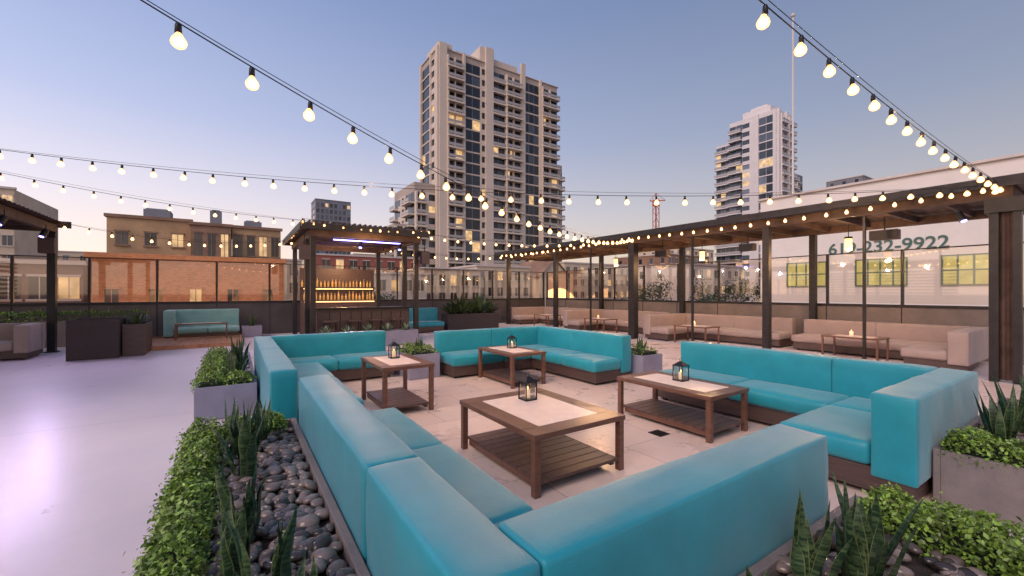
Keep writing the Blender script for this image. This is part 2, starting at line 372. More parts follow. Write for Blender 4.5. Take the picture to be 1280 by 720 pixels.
def snake(x,y,z,n=14,h=.4,w=.056):
    p=P('snake_plant',['snake','snakeedge'],True)
    for k in range(n):
        a=random.random()*6.28; r=random.uniform(.0,.07); lean=random.uniform(.03,.30); hh=h*random.uniform(.55,1.08); ww=w*random.uniform(.65,1.1)
        bx=x+r*math.cos(a);by=y+r*math.sin(a); tw=random.uniform(-.8,.8); cur=random.uniform(-.08,.16)
        rows=[]
        for j in range(9):
            t=j/8; prof=(.62+.5*math.sin(math.pi*min(1,t*1.1)))*(1-t**4.5); wv=.008*math.sin(t*8+k)
            px=bx+math.cos(a)*(lean*t+cur*t*t)*hh+wv; py=by+math.sin(a)*(lean*t+cur*t*t)*hh; pz=z+hh*t
            ang=a+math.pi/2+tw*t; dx=math.cos(ang)*ww*prof*.5; dy=math.sin(ang)*ww*prof*.5
            ins=.016*prof; e_=.88
            rows.append(((px-dx,py-dy,pz),(px-dx*e_,py-dy*e_,pz-.0004),(px+math.cos(a)*ins,py+math.sin(a)*ins,pz-.003),(px+dx*e_,py+dy*e_,pz-.0004),(px+dx,py+dy,pz)))
        i=len(p.v)
        for rw in rows: p.v+=list(rw)
        for j in range(8):
            for q in range(4): p.f.append((i+j*5+q,i+j*5+q+1,i+(j+1)*5+q+1,i+(j+1)*5+q)); p.mi.append(1 if q in (0,3) else 0)
    p.make()
def stones(x0,x1,y0,y1,z,n,s0=.028,s1=.060):
    p=P('river_stones','stone',True)
    for _ in range(n):
        x=random.uniform(x0,x1);y=random.uniform(y0,y1);a=random.uniform(s0,s1);b=a*random.uniform(.6,.9);c=a*random.uniform(.4,.6)
        rot=Matrix.Rotation(random.random()*6.28,3,'Z')@Matrix.Rotation(random.gauss(0,.3),3,'X'); zz=z+random.uniform(0,.035)
        i=len(p.v); nu,nv=12,7
        sk=random.uniform(-.3,.3)
        for j in range(nv+1):
            th=math.pi*j/nv
            for k in range(nu):
                ph=2*math.pi*k/nu
                v=Vector((a*math.sin(th)*math.cos(ph)*(1+sk*.4*math.sin(ph)),b*math.sin(th)*math.sin(ph)*(1+.15*math.cos(ph)),c*math.cos(th)))
                v=rot@v; p.v.append((x+v.x,y+v.y,zz+v.z))
        for j in range(nv):
            for k in range(nu): p.f.append((i+j*nu+k,i+(j+1)*nu+k,i+(j+1)*nu+(k+1)%nu,i+j*nu+(k+1)%nu)); p.mi.append(0)
    p.make()
def planter(name,x0,x1,y0,y1,h,m='planter',wall=.04,fill=.07,bev=.006):
    w=P('walls',m,bevel=bev); w.box(x0,x1,y0,y0+wall,.009,h); w.box(x0,x1,y1-wall,y1,.009,h); w.box(x0,x0+wall,y0+wall,y1-wall,.009,h-.001); w.box(x1-wall,x1,y0+wall,y1-wall,.009,h-.001)
    s=P('soil','soil'); s.box(x0+wall,x1-wall,y0+wall,y1-wall,.02,h-fill); group(name,[w,s])
planter('planter_box',-.30,.475,.97,4.42,.42,'planter_warm',.045)
planter('planter_box',-.30,3.02,.2,.945,.42,'planter_warm',.045)
hedge('boxwood_hedge',-.33,-.10,1.0,4.40,.30,.52,15000,.028)
hedge('boxwood_hedge',-.09,.38,4.1,4.42,.33,.53,2600,.028)
stones(-.11,.41,1.0,4.15,.365,760)
for (x,y,h,n) in ((.12,1.85,.42,11),(.03,2.45,.42,12),(.16,1.5,.38,10),(.06,3.25,.44,13),(.0,3.7,.44,12),(.0,2.1,.36,8),(.16,3.9,.36,9)): snake(x,y,.38,n,h)
hedge('boxwood_hedge',2.72,3.04,.18,.86,.30,.54,5200,.028)
hedge('boxwood_hedge',-.25,2.7,.2,.34,.30,.50,4000,.028)
stones(-.25,2.72,.34,.90,.365,480)
for (x,y,h,n) in ((2.12,.64,.40,12),(1.99,.78,.36,10),(2.30,.70,.40,10),(1.35,.82,.20,6),(1.62,.80,.20,6)): snake(x,y,.38,n,h,.05)
planter('planter_box',-.42,.24,6.4,9.8,.42,'planter')
hedge('boxwood_hedge',-.42,-.12,6.42,9.75,.36,.56,5000,.034)
hedge('boxwood_hedge',-.11,.2,6.42,6.8,.36,.54,1000,.034)
stones(-.1,.2,6.8,9.7,.37,220)
for (x,y,h) in ((.02,7.2,.46),(.05,8.2,.48),(.03,9.2,.45),(-.02,6.9,.34)): snake(x,y,.38,11,h)
planter('planter_box',4.4,7.2,.02,.9,.42,'planter_warm')
hedge('boxwood_hedge',4.42,4.72,.05,.87,.36,.55,3600,.03)
hedge('boxwood_hedge',4.74,7.1,.05,.2,.36,.56,2600,.03)
stones(4.75,7.1,.2,.86,.38,260)
for (x,y,h) in ((4.95,.62,.46),(5.5,.62,.5),(6.1,.6,.52),(5.2,.35,.42),(6.6,.6,.5)): snake(x,y,.38,14,h,.05)
planter('planter_box',6.2,6.85,1.2,4.1,.42,'planter')
hedge('boxwood_hedge',6.24,6.8,1.25,4.05,.38,.52,2500,.035)
planter('planter_box',2.62,3.2,7.3,8.3,.46,'planter'); hedge('boxwood_hedge',2.65,3.17,7.33,8.27,.42,.58,1200,.04)
planter('planter_box',6.05,6.6,4.95,7.8,.46,'planter'); hedge('boxwood_hedge',6.08,6.57,5.0,7.75,.42,.6,1600,.04)
for (x,y) in ((6.3,5.2),(6.3,6.2),(2.9,7.6)): snake(x,y,.44,9,.34)
planter('planter_box',1.75,4.7,12.35,12.8,.45,'planter')
def agave(x,y,z,s=.25,n=22,m='agave',name='agave_plant'):
    p=P(name,m)
    for k in range(n):
        a=random.random()*6.28; e=random.uniform(.3,1.35); d=Vector((math.cos(a)*math.cos(e),math.sin(a)*math.cos(e),math.sin(e))); sd=Vector((-math.sin(a),math.cos(a),0))*s*.09
        b=Vector((x,y,z)); m1=b+d*s*.5; t=b+d*s+Vector((0,0,-.06*s)); p.quad(b-sd*.6,m1-sd,t,m1+sd); p.quad(b+sd*.6,b-sd*.6,m1-sd,m1+sd)
    p.make()
for k in range(5): agave(2.1+k*.57,12.57,.4,.32)
planter('planter_box',7.2,9.6,15.6,16.3,.7,'darkplanter')
for k in range(5): agave(7.5+k*.45,15.95,.66,.7+.25*(k%2),34,'treeleaf','palm_shrub')
planter('planter_box',.2,.8,17.4,18.0,.4,'planter')
snake(.5,17.7,.36,14,.5)
planter('wicker_planter',-3.25,-2.35,13.7,14.6,.95,'darkplanter',.03,.1)
planter('wood_planter',-2.32,-1.9,13.9,15.1,.8,'base',.03,.05)
for k in range(4): agave(-2.1,14.1+k*.27,.75,.35,22,'treeleaf','fern_plant')
planter('raised_planter',-9,-2.3,17.3,17.9,.75,'planter_warm')
hedge('ornamental_grass',-9,-2.3,17.35,17.85,.72,1.02,2600,.09,False)

# ---------------------------------------------------------------- perimeter windscreen fence
def fence(axis,c,a0,a1,step,zs=1.2,ztop=2.7):
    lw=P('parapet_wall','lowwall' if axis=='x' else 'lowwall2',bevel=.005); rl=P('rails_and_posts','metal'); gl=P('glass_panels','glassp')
    def bx(p,u0,u1,v0,v1,z0,z1):
        p.box(u0,u1,c+v0,c+v1,z0,z1) if axis=='x' else p.box(c+v0,c+v1,u0,u1,z0,z1)
    bx(lw,a0,a1,-.08,.08,0,zs)
    bx(rl,a0,a1,-.1,.1,zs+.001,zs+.07)
    n=round((a1-a0)/step); st=(a1-a0)/n
    for k in range(n+1):
        u=a0+k*st; bx(rl,u-.03,u+.03,-.04,.04,zs+.071,ztop); bx(rl,u-.012,u+.012,-.088,-.081,.05,zs)
    for k in range(n):
        u=a0+k*st; tl=random.gauss(0,.004)
        if axis=='x': gl.quad((u+.05,c-tl,zs+.1),(u+st-.05,c+tl,zs+.1),(u+st-.05,c+tl,ztop-.02),(u+.05,c-tl,ztop-.02))
        else: gl.quad((c-tl,u+.05,zs+.1),(c+tl,u+st-.05,zs+.1),(c+tl,u+st-.05,ztop-.02),(c-tl,u+.05,ztop-.02))
        bx(rl,u+.031,u+st-.031,-.012,.012,ztop-.03,ztop)
    group('glass_windscreen_fence',[lw,rl,gl])
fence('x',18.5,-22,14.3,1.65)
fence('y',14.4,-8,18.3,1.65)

# ---------------------------------------------------------------- pergolas
def pergola(x0,x1,y0,y1,ztop,posts,pr=.08,step=.9,bd=.22):
    po=P('posts','metal',bevel=.004); rf=P('roof','rust'); rb=P('rafters','rust')
    zb=ztop-.10-bd
    for x,y in posts:
        po.box(x-pr,x+pr,y-pr,y+pr,.009,zb); po.box(x-pr*1.6,x+pr*1.6,y-pr*1.6,y+pr*1.6,.0091,.03)
    for xx in (x0,x1-.12): rb.box(xx,xx+.12,y0,y1,zb,ztop-.12)
    for yy in (y0+.001,y1-.121): rb.box(x0+.121,x1-.121,yy,yy+.12,zb+.01,ztop-.121)
    n=int((y1-y0)/step)
    for k in range(1,n): y=y0+(y1-y0)*k/n; rb.box(x0+.121,x1-.121,y-.03,y+.03,zb+.05,ztop-.121)
    m=int((y1-y0+.5)/.11); yy=y0-.25; i=len(rf.v)
    for k in range(m+1):
        y=yy+k*.11; z=ztop-.10+(.025 if k%2 else 0)
        rf.v+=[(x0-.25,y,z),(x1+.2,y,z)]
        if k: rf.f.append((i+2*k-2,i+2*k-1,i+2*k+1,i+2*k)); rf.mi.append(0)
    fa=P('fascia','metal'); fa.box(x0-.28,x0-.24,y0-.25,y1+.25,ztop-.16,ztop+.02); fa.box(x0-.239,x1+.2,y0-.29,y0-.25,ztop-.16,ztop+.02); fa.box(x0-.239,x1+.2,y1+.25,y1+.29,ztop-.16,ztop+.02)
    return [po,rf,rb,fa]
posts=[(11.4,5.4),(11.4,13.9),(11.4,17.6),(14.1,5.4),(14.1,9.7),(14.1,13.9)]
pg=pergola(11.3,14.2,1.3,18.1,3.58,posts)
big=P('corner_column','metal',bevel=.005); big.box(11.25,11.42,1.46,1.58,.009,3.25); big.box(11.25,11.42,1.20,1.30,.009,3.25); big.box(11.21,11.47,1.15,1.63,3.0,3.26)
cor=P('corrugated_panel','rust')
for k in range(6):
    y=1.30+k*.032; x=11.31+(.03 if k%2 else 0); cor.v+=[(x,y,.05),(x,y,3.0)]
    if k: cor.f.append((2*k-2,2*k,2*k+1,2*k-1)); cor.mi.append(0)
big2=P('thick_post','metal',bevel=.005); big2.box(11.26,11.50,9.6,9.84,.009,3.25)
tie=P('intermediate_posts','metal')
for y in (3.4,7.5,11.8): tie.box(11.37,11.43,y-.025,y+.025,.009,3.25)
group('pergola',pg+[big,cor,big2,tie])
pg=pergola(-9,-3.95,6.5,16.0,3.5,[(-4.05,16),(-4.05,11.2),(-4.05,6.6),(-8.9,16),(-8.9,11)])
scr=P('slat_screen','rust')
for k in range(14): scr.box(-8.8+.01,-8.75,6.6,16,.3+k*.2,.4+k*.2)
group('pergola',pg+[scr])
pv=pergola(1.75,5.0,13.0,17.5,3.5,[(1.85,13.1),(4.9,13.1),(1.85,17.4),(4.9,17.4),(1.85,14.2),(4.9,14.2)],.07)
ex=P('roof_slats','rust')
for k in range(24): ex.box(1.55+k*.15,1.6+k*.15,12.75,17.7,3.521,3.60)
led=P('blue_led_strip','purple'); led.box(2.4,4.4,13.125,13.14,3.12,3.15)
group('bar_pavilion',pv+[ex,led])
bc=P('counter_front','base',bevel=.005); bc.box(1.98,4.75,13.3,13.8,.009,1.08)
for k in range(9): bc.box(2.02+k*.305,2.02+k*.305+.28,13.27,13.298,.1,1.0)
bt=P('counter_top','black',bevel=.005); bt.box(1.9,4.82,13.2,13.95,1.081,1.13)
bb=P('back_bar','base'); bb.box(2.0,4.7,16.9,17.3,.009,1.3); bb.box(2.0,4.7,17.1,17.3,1.75,1.79); bb.box(2.0,4.7,17.301,17.34,.01,2.5)
bot=P('bottles','bottle',True)
for k in range(40):
    x=2.06+k*.065+random.uniform(-.012,.012); h=random.uniform(.7,1.2); bot.lathe((x,17.0+random.uniform(-.05,.05) if k%2 else 17.2,1.3 if k%2 else 1.79),[(.0,0),(.035,0),(.035,.18*h),(.012,.24*h),(.012,.3*h),(0,.3*h)],8)
sh=P('strip_light','warmlamp'); sh.box(2.1,4.6,16.87,16.885,1.22,1.25); sh.box(2.1,4.6,17.08,17.095,1.70,1.73)
group('outdoor_bar',[bc,bt,bb,bot,sh])
for k in range(4):
    x=2.3+k*.65; a=P('seat','base',bevel=.01); a.box(x-.18,x+.18,12.86,13.14,.72,.77); b=P('legs','black')
    for sx in (-1,1):
        for sy in (-1,1): b.cyl((x+sx*.15,13.0+sy*.11,.72),(x+sx*.18,13.0+sy*.13,.01),.012,n=6)
    b.box(x-.17,x+.17,12.88,12.90,.25,.27); group('bar_stool',[a,b])
def hangbox(name,x,y,z,w,d,h,m): 
    a=P('housing',m,bevel=.01); a.box(x-w/2,x+w/2,y-d/2,y+d/2,z-h,z); b=P('bracket','black'); b.cyl((x,y,z),(x,y,z+.3),.015,n=6); gset=P('grille','black'); gset.box(x-w/2-.006,x-w/2-.001,y-d/2+.02,y+d/2-.02,z-h+.02,z-.02); group(name,[a,b,gset])
hangbox('outdoor_speaker',12.3,3.3,3.0,.25,.5,.22,'base'); hangbox('outdoor_speaker',12.0,9.0,3.0,.25,.45,.22,'base'); hangbox('outdoor_speaker',12.0,6.2,2.95,.2,.4,.2,'base')
hangbox('outdoor_speaker',1.6,12.85,2.9,.25,.25,.4,'base'); hangbox('outdoor_speaker',5.1,12.85,2.9,.25,.25,.4,'base')
hangbox('outdoor_speaker',-4.05,15.7,3.0,.3,.25,.4,'base')
def lampc(x,y,z):
    a=P('shade','warmlamp',True); a.cyl((x,y,z-.3),(x,y,z),.075,n=14); b=P('cap','black'); b.cyl((x,y,z+.001),(x,y,z+.05),.085,n=14); b.cyl((x,y,z+.05),(x,y,z+.35),.01,n=6); group('hanging_lantern',[a,b])
lampc(13.0,4.2,2.95); lampc(13.0,12.0,2.95); lampc(13.0,8.2,2.95)
def spot(x,y,z,m='purple'):
    a=P('can','black'); a.cyl((x,y,z),(x-.05,y-.08,z-.16),.06,n=12); a.cyl((x,y,z),(x,y,z+.15),.012,n=6); b=P('lens',m); b.cyl((x-.051,y-.082,z-.162),(x-.053,y-.085,z-.17),.045,n=12); group('stage_spotlight',[a,b])
spot(11.5,2.0,3.1); spot(-3.85,14.8,3.1); spot(-3.85,12.6,3.1); spot(3.2,13.15,3.1); spot(4.4,13.15,3.1)

# ---------------------------------------------------------------- string lights
def string(a,b,zm,spacing,r=.036,off=0,guide=.06):
    a=Vector(a);b=Vector(b); ln=(b-a).length; n=int(ln/spacing)
    def pt(t,zz=0):
        p=a.lerp(b,t); p.z=a.z*(1-t)*(1-2*t)+b.z*t*(2*t-1)+(zm+zz)*4*t*(1-t); return p
    w=P('wire','black',True); k=48
    for i in range(k): w.cyl(pt(i/k),pt((i+1)/k),.005,n=5,cap=False)
    for i in range(k): w.cyl(pt(i/k,guide),pt((i+1)/k,guide),.003,n=4,cap=False)
    s=P('sockets','black',True); bl=P('glass_globes','bulb',True); fi=P('filaments','filament',True)
    for i in range(n+1):
        t=min(1,(i+off+random.uniform(-.04,.04))/n); p=pt(t)
        dx,dy=random.gauss(0,.008),random.gauss(0,.008); x,y=p.x+dx,p.y+dy
        s.lathe((p.x,p.y,p.z-.065),[(.012,.065),(.018,.05),(.02,0),(0,0)],8)
        q=r/.036
        bl.lathe((x,y,p.z-.065),[(.014,0),(.018*q,-.015),(.032*q,-.04),(.036*q,-.06),(.031*q,-.08),(.018*q,-.093),(0,-.098)],12)
        fi.lathe((x,y,p.z-.065),[(0,-.02),(.015*q,-.03),(.026*q,-.055),(.023*q,-.074),(0,-.086)],8)
    group('string_lights',[w,s,bl,fi])
string((-1.73,2.56,3.55),(11.27,9.68,3.48),2.86,.45,.044,off=.5)
string((-1.0,1.5,3.95),(11.3,1.45,3.52),3.52,.5,.044,off=.05)
string((-4.6,11.5,4.22),(11.3,1.5,3.5),3.34,.5,.046)
string((-5.2,12.5,4.2),(1.75,13.0,3.6),3.72,.42,.044)
string((4.95,13.0,3.5),(11.3,9.7,3.45),3.25,.42,.044)
string((-4.2,15.8,3.5),(1.75,17.3,3.5),3.2,.42,.040)
string((1.55,12.74,3.62),(5.2,12.74,3.62),3.55,.26,.040,guide=.01)
string((1.55,12.78,3.62),(1.55,17.5,3.62),3.55,.28,.040,guide=.01)
string((5.0,17.5,3.5),(11.3,13.9,3.5),3.1,.45,.044)
string((11.02,1.6,3.5),(11.02,9.6,3.5),3.42,.4,.036,guide=.01)
string((11.02,9.9,3.5),(11.02,17.6,3.5),3.42,.4,.040,guide=.01)

# ---------------------------------------------------------------- city
def facadeY(parts,y,x0,x1,z0,z1,fh,bays):
    wall,slab,win,rail=parts
    nf=int((z1-z0)/fh)
    for bx0,bx1,kind in bays:
        if kind[0]=='p': wall.box(bx0,bx1,y-.9,y-.002,z0,z1+float(kind[1:] or 0)); continue
        for f in range(nf):
            z=z0+f*fh
            if kind=='w':
                n=max(1,int((bx1-bx0)/2.6)); q=(bx1-bx0)/n
                wall.box(bx0,bx1,y-.3,y-.002,z,z+.9); wall.box(bx0,bx1,y-.3,y-.002,z+fh-.5,z+fh-.001)
                for k in range(n):
                    wall.box(bx0+k*q,bx0+k*q+q*.3,y-.3,y-.003,z+.9,z+fh-.5)
                    win.quad((bx0+k*q+q*.3,y-.05,z+.9),(bx0+(k+1)*q,y-.05,z+.9),(bx0+(k+1)*q,y-.05,z+fh-.5),(bx0+k*q+q*.3,y-.05,z+fh-.5))
            else:
                n=max(1,int((bx1-bx0)/1.7)); q=(bx1-bx0)/n
                for k in range(n):
                    win.quad((bx0+k*q+.06,y-.05,z+.3),(bx0+(k+1)*q-.06,y-.05,z+.3),(bx0+(k+1)*q-.06,y-.05,z+fh-.15),(bx0+k*q+.06,y-.05,z+fh-.15))
                if kind=='b':
                    slab.box(bx0,bx1,y-1.7,y-.002,z-.2,z+.28); rail.box(bx0+.05,bx1-.05,y-1.66,y-1.6,z+.5,z+1.2)
                    slab.box(bx0,bx0+.4,y-1.3,y-.06,z+.281,z+fh-.201)
                    xm=(bx0+bx1)/2; slab.box(xm-.15,xm+.15,y-.9,y-.06,z+.281,z+fh-.201)
                elif kind=='h':
                    slab.box(bx0,bx1,y-1.0,y-.002,z-.15,z+.28); rail.box(bx0+.05,bx1-.05,y-.95,y-.9,z+.4,z+1.15)
                else: slab.box(bx0,bx1,y-.18,y-.002,z-.05,z+.3)
def facadeX(parts,x,y0,y1,z0,z1,fh,bays):
    wall,slab,win,rail=parts
    nf=int((z1-z0)/fh)
    for b0,b1,kind in bays:
        if kind=='p': wall.box(x-.6,x-.002,b0,b1,z0,z1); continue
        for f in range(nf):
            z=z0+f*fh
            if kind=='w':
                n=max(1,int((b1-b0)/2.6)); q=(b1-b0)/n
                wall.box(x-.3,x-.002,b0,b1,z,z+.9); wall.box(x-.3,x-.002,b0,b1,z+fh-.5,z+fh-.001)
                for k in range(n):
                    wall.box(x-.3,x-.003,b0+k*q,b0+k*q+q*.4,z+.9,z+fh-.5)
                    win.quad((x-.05,b0+(k+1)*q,z+.9),(x-.05,b0+k*q+q*.4,z+.9),(x-.05,b0+k*q+q*.4,z+fh-.5),(x-.05,b0+(k+1)*q,z+fh-.5))
            else:
                n=max(1,int((b1-b0)/1.7)); q=(b1-b0)/n
                for k in range(n): win.quad((x-.05,b0+(k+1)*q-.06,z+.3),(x-.05,b0+k*q+.06,z+.3),(x-.05,b0+k*q+.06,z+fh-.15),(x-.05,b0+(k+1)*q-.06,z+fh-.15))
                dd=1.6 if kind=='b' else .2
                slab.box(x-dd,x-.002,b0,b1,z-.15,z+.25)
                if kind=='b': rail.box(x-dd+.04,x-dd+.1,b0+.05,b1-.05,z+.4,z+1.2)
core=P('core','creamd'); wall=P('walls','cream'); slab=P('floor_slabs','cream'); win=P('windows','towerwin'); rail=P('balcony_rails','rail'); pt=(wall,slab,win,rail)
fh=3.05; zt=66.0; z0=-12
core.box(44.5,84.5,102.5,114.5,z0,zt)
facadeY(pt,102.5,44.5,84.5,z0,zt,fh,[(44.5,46.6,'p1'),(46.6,51.4,'b'),(51.4,52.0,'p'),(52.0,56.9,'g'),(56.9,58.4,'w'),(58.4,60.8,'p4'),(60.8,65,'h'),(65,70.4,'b'),(70.4,71.8,'p3'),(71.8,77.3,'g'),(77.3,77.9,'p'),(77.9,84.5,'b')])
facadeX(pt,44.5,102.5,114.5,z0,zt,fh,[(101.9,103.4,'p'),(103.4,106.5,'w'),(106.5,107.2,'p'),(107.2,113.6,'g'),(113.6,114.5,'p')])
core.box(38.5,44.3,104,120,z0,30); facadeY(pt,104,38.5,44.3,z0,30,fh,[(38.5,41.5,'b'),(41.5,44.2,'w')]); facadeX(pt,38.5,104,120,z0,30,fh,[(104,110,'b'),(110,116,'w'),(116,120,'b')])
core.box(33.5,38.3,105,122,z0,19); facadeY(pt,105,33.5,38.3,z0,19,fh,[(33.5,38.3,'b')]); facadeX(pt,33.5,105,122,z0,19,fh,[(105,112,'b'),(112,119,'w')])
core.box(84.6,87.4,103.5,114,z0,42); facadeY(pt,103.5,84.6,87.4,z0,42,fh,[(84.6,87.4,'b')])
core.box(24,33.4,106,122,z0,11); facadeY(pt,106,24,33.4,z0,11,fh,[(24,33.4,'w')])
wall.box(44.3,48.2,102,110,zt+.001,zt+1.2); wall.box(57,61.5,102.6,110,zt+.001,zt+4.2); wall.box(61.6,70,103.5,112,zt+.001,zt+2.4); wall.box(50,56.9,104,112,zt+.001,zt+1.4); wall.box(72.3,80,105,112,zt+.001,zt+1.4)
slab.box(44.2,84.9,102.2,114.8,zt-.2,zt)
for (x,h) in ((59,5),(65,2)): rail.cyl((x,106,zt+2),(x,106,zt+2+h),.08,n=5)
group('residential_tower',[core,wall,slab,win,rail])
core=P('core','whitetower'); wall=P('walls','whitetower'); slab=P('floor_slabs','whitetower'); win=P('windows','win2'); rail=P('balcony_rails','rail'); pt=(wall,slab,win,rail)
core.box(161,173,73,90,z0,67); facadeX(pt,161,73,90,z0,67,3.1,[(73,74,'p'),(74,79,'g'),(79,80.5,'p'),(80.5,85,'w'),(85,90,'b')]); facadeY(pt,73,161,173,z0,67,3.1,[(161,162.1,'p'),(162.1,167,'b'),(167,168,'p'),(168,173,'b')])
core.box(162,172,90.1,96,z0,60); facadeX(pt,162,90.1,96,z0,60,3.1,[(90.1,96,'b')])
core.box(173.1,185,74.5,92,z0,47); facadeY(pt,74.5,173.1,185,z0,47,3.1,[(173.1,179,'b'),(179,185,'g')])
core.box(173.1,178,76,90,47.01,58); facadeY(pt,76,173.1,178,47.01,58,3.1,[(173.1,178,'b')])
wall.box(163,171,76,86,67.01,70); wall.box(165,169,78,84,70.01,71.5)
group('white_residential_tower',[core,wall,slab,win,rail])

def building(x0,x1,y0,y1,z1,m,winm='oldwin',rows=2,cols=6,ww=1.1,wh=1.6,ztop=None,base=-12,corn='trim',fh=3.2,side=True):
    b=P('walls',m); b.box(x0,x1,y0,y1,base,z1); t=P('cornice',corn,bevel=.02); t.box(x0-.2,x1+.2,y0-.2,y0+.25,z1+.001,z1+.35); t.box(x0-.2,x0+.25,y0+.251,y1,z1+.002,z1+.35)
    r=P('roof','roofc'); r.quad((x0+.3,y0+.3,z1+.02),(x1,y0+.3,z1+.02),(x1,y1,z1+.02),(x0+.3,y1,z1+.02))
    w=P('windows',winm); fr=P('window_trim',corn)
    for j in range(rows):
        zt_=(ztop or z1-.9)-j*fh
        for k in range(cols):
            xc=x0+(x1-x0)*(k+.5)/cols
            w.quad((xc-ww/2,y0-.03,zt_-wh),(xc+ww/2,y0-.03,zt_-wh),(xc+ww/2,y0-.03,zt_),(xc-ww/2,y0-.03,zt_))
            fr.box(xc-ww/2-.12,xc+ww/2+.12,y0-.14,y0-.002,zt_-wh-.18,zt_-wh-.01); fr.box(xc-ww/2-.1,xc+ww/2+.1,y0-.1,y0-.002,zt_+.01,zt_+.18); fr.box(xc-.03,xc+.03,y0-.06,y0-.032,zt_-wh,zt_)
        if side:
            n=max(2,int((y1-y0)/4))
            for k in range(n):
                yc=y0+(y1-y0)*(k+.5)/n; w.quad((x0-.03,yc+ww/2,zt_-wh),(x0-.03,yc-ww/2,zt_-wh),(x0-.03,yc-ww/2,zt_),(x0-.03,yc+ww/2,zt_)); fr.box(x0-.12,x0-.002,yc-ww/2-.1,yc+ww/2+.1,zt_-wh-.18,zt_-wh-.01)
    return [b,t,r,w,fr]
group('old_stucco_building',building(-11.5,-4.3,61.5,75,9.7,'tan',rows=3,cols=3,corn='brown',ww=1.0,wh=1.4,ztop=8.2))
group('old_stucco_building',building(-4.2,-.4,60.3,73,9.3,'brown',rows=3,cols=3,corn='brown',ww=.7,wh=3.4,fh=4.6))
group('old_stucco_building',building(-.3,4.9,61.5,75,9.4,'tan',rows=3,cols=4,corn='brown',ww=.8,wh=2.4,fh=4))
group('brick_building',building(-8.4,3.4,40,52,4.0,'brick',rows=3,cols=5,corn='brick',ww=.7,wh=1.0,ztop=1.8))
for (x,y,w,h) in ((-9,65,2.5,1.6),(-2.6,64,1.2,1.9),(1,66,2,1.2)):
    q=P('rooftop_unit','grey',bevel=.03); q.box(x,x+w,y,y+w,9.75,9.8+h); q.box(x+.2,x+w-.2,y+.2,y+w-.2,9.8+h,9.95+h); q.make()
group('low_house',building(-28,-15,38,48,2.6,'stucco',rows=3,cols=6,corn='trim'))
group('low_house',building(-14,-9.5,44,54,3.6,'brown',rows=3,cols=3,corn='trim'))
group('office_building',building(-34,-29.5,100,120,18,'stucco','win2',rows=6,cols=3,ztop=17))
group('office_building',building(40,60,273,290,57,'grey','win2',rows=14,cols=8,ww=1.6,wh=2.2,ztop=55,corn='grey',fh=3.6))
group('red_brick_building',building(12.4,38.5,100,103.8,9.7,'redbrick',rows=5,cols=9,ww=1.6,wh=2.0,fh=3.6))
group('stucco_building',building(-6,11,92,104,7.7,'stucco',rows=4,cols=6,ww=1.4,wh=2.0,fh=3.4))
group('stucco_shop_building',building(27.7,39,70,84,5.6,'stucco',rows=3,cols=5,ww=1.2,wh=1.9))
group('stucco_shop_building',building(39.3,52,72,84,6.6,'stucco',rows=4,cols=6,ww=1.2,wh=1.7))
group('stucco_shop_building',building(16,26.5,66,80,4.4,'trim',rows=3,cols=5,ww=1.2,wh=1.7))
gb=P('gable_walls','stucco'); gb.box(53,61,70,82,-12,5); gb.v+=[(53,69.99,5),(61,69.99,5),(57,69.99,8.5)]; gb.f.append((8,9,10)); gb.mi.append(0)
gr=P('gable_roof','brown'); gr.quad((52.5,69.5,4.7),(57,69.5,8.7),(57,82,8.7),(52.5,82,4.7)); gr.quad((57,69.5,8.7),(61.5,69.5,4.7),(61.5,82,4.7),(57,82,8.7)); group('gabled_house',[gb,gr])
group('distant_building',building(70,100,82,96,9,'stucco',rows=4,cols=12)); group('distant_building',building(104,124,76,96,12.5,'brown','win2',rows=5,cols=8))
group('distant_building',building(128,150,90,110,17,'stucco','win2',rows=6,cols=9)); group('distant_building',building(150,175,55,70,13,'grey','win2',rows=5,cols=9))
group('distant_building',building(75,96,50,64,7,'trim',rows=4,cols=8)); group('distant_building',building(200,240,60,72,46,'grey','win2',rows=12,cols=12))
group('distant_building',building(90,130,190,220,20,'grey','win2',rows=5,cols=12)); group('distant_building',building(-120,-60,150,170,9,'grey','win2',rows=3,cols=14)); group('distant_building',building(-60,-10,170,190,13,'stucco','win2',rows=4,cols=14))
wb=P('walls','whitewall'); wb.box(32,52,-25,15.6,-12,8.2)
cp=P('parapet_cap','trim',bevel=.02); cp.box(31.85,32.3,-25,15.75,8.201,8.35)
wn=P('windows','litwin'); wf=P('window_frames','winframe')
for a,b in ((11.5,13.8),(7.6,9.95),(3.8,6.16),(-.2,2.2),(-4.2,-1.8)):
    n=4; q=(b-a)/n
    for k in range(n):
        for zz in (2.02,2.8): wn.quad((31.95,a+(k+1)*q-.04,zz),(31.95,a+k*q+.04,zz),(31.95,a+k*q+.04,zz+.72),(31.95,a+(k+1)*q-.04,zz+.72))
    for k in range(n+1): wf.box(31.9,31.998,a+k*q-.035,a+k*q+.035,1.96,3.6)
    for zz in (1.96,2.745,3.53): wf.box(31.91,31.997,a,b,zz,zz+.06)
par=group('white_warehouse_building',[wb,cp,wn,wf])
def text(s,y,z,size,par):
    cu=bpy.data.curves.new('sign_lettering','FONT'); cu.body=s; cu.size=size; cu.extrude=.01; cu.offset=.015; o=bpy.data.objects.new('sign_lettering',cu); S.collection.objects.link(o)
    o.rotation_euler=(R(90),0,R(-90)); o.parent=par; o.location=Vector((31.97,y,z))-par.location; cu.materials.append(M['signgreen'])
text('619-232-9922',11.4,4.0,.98,par); text('DESIGN & SUPPLY CO.',13.8,6.45,1.3,par)
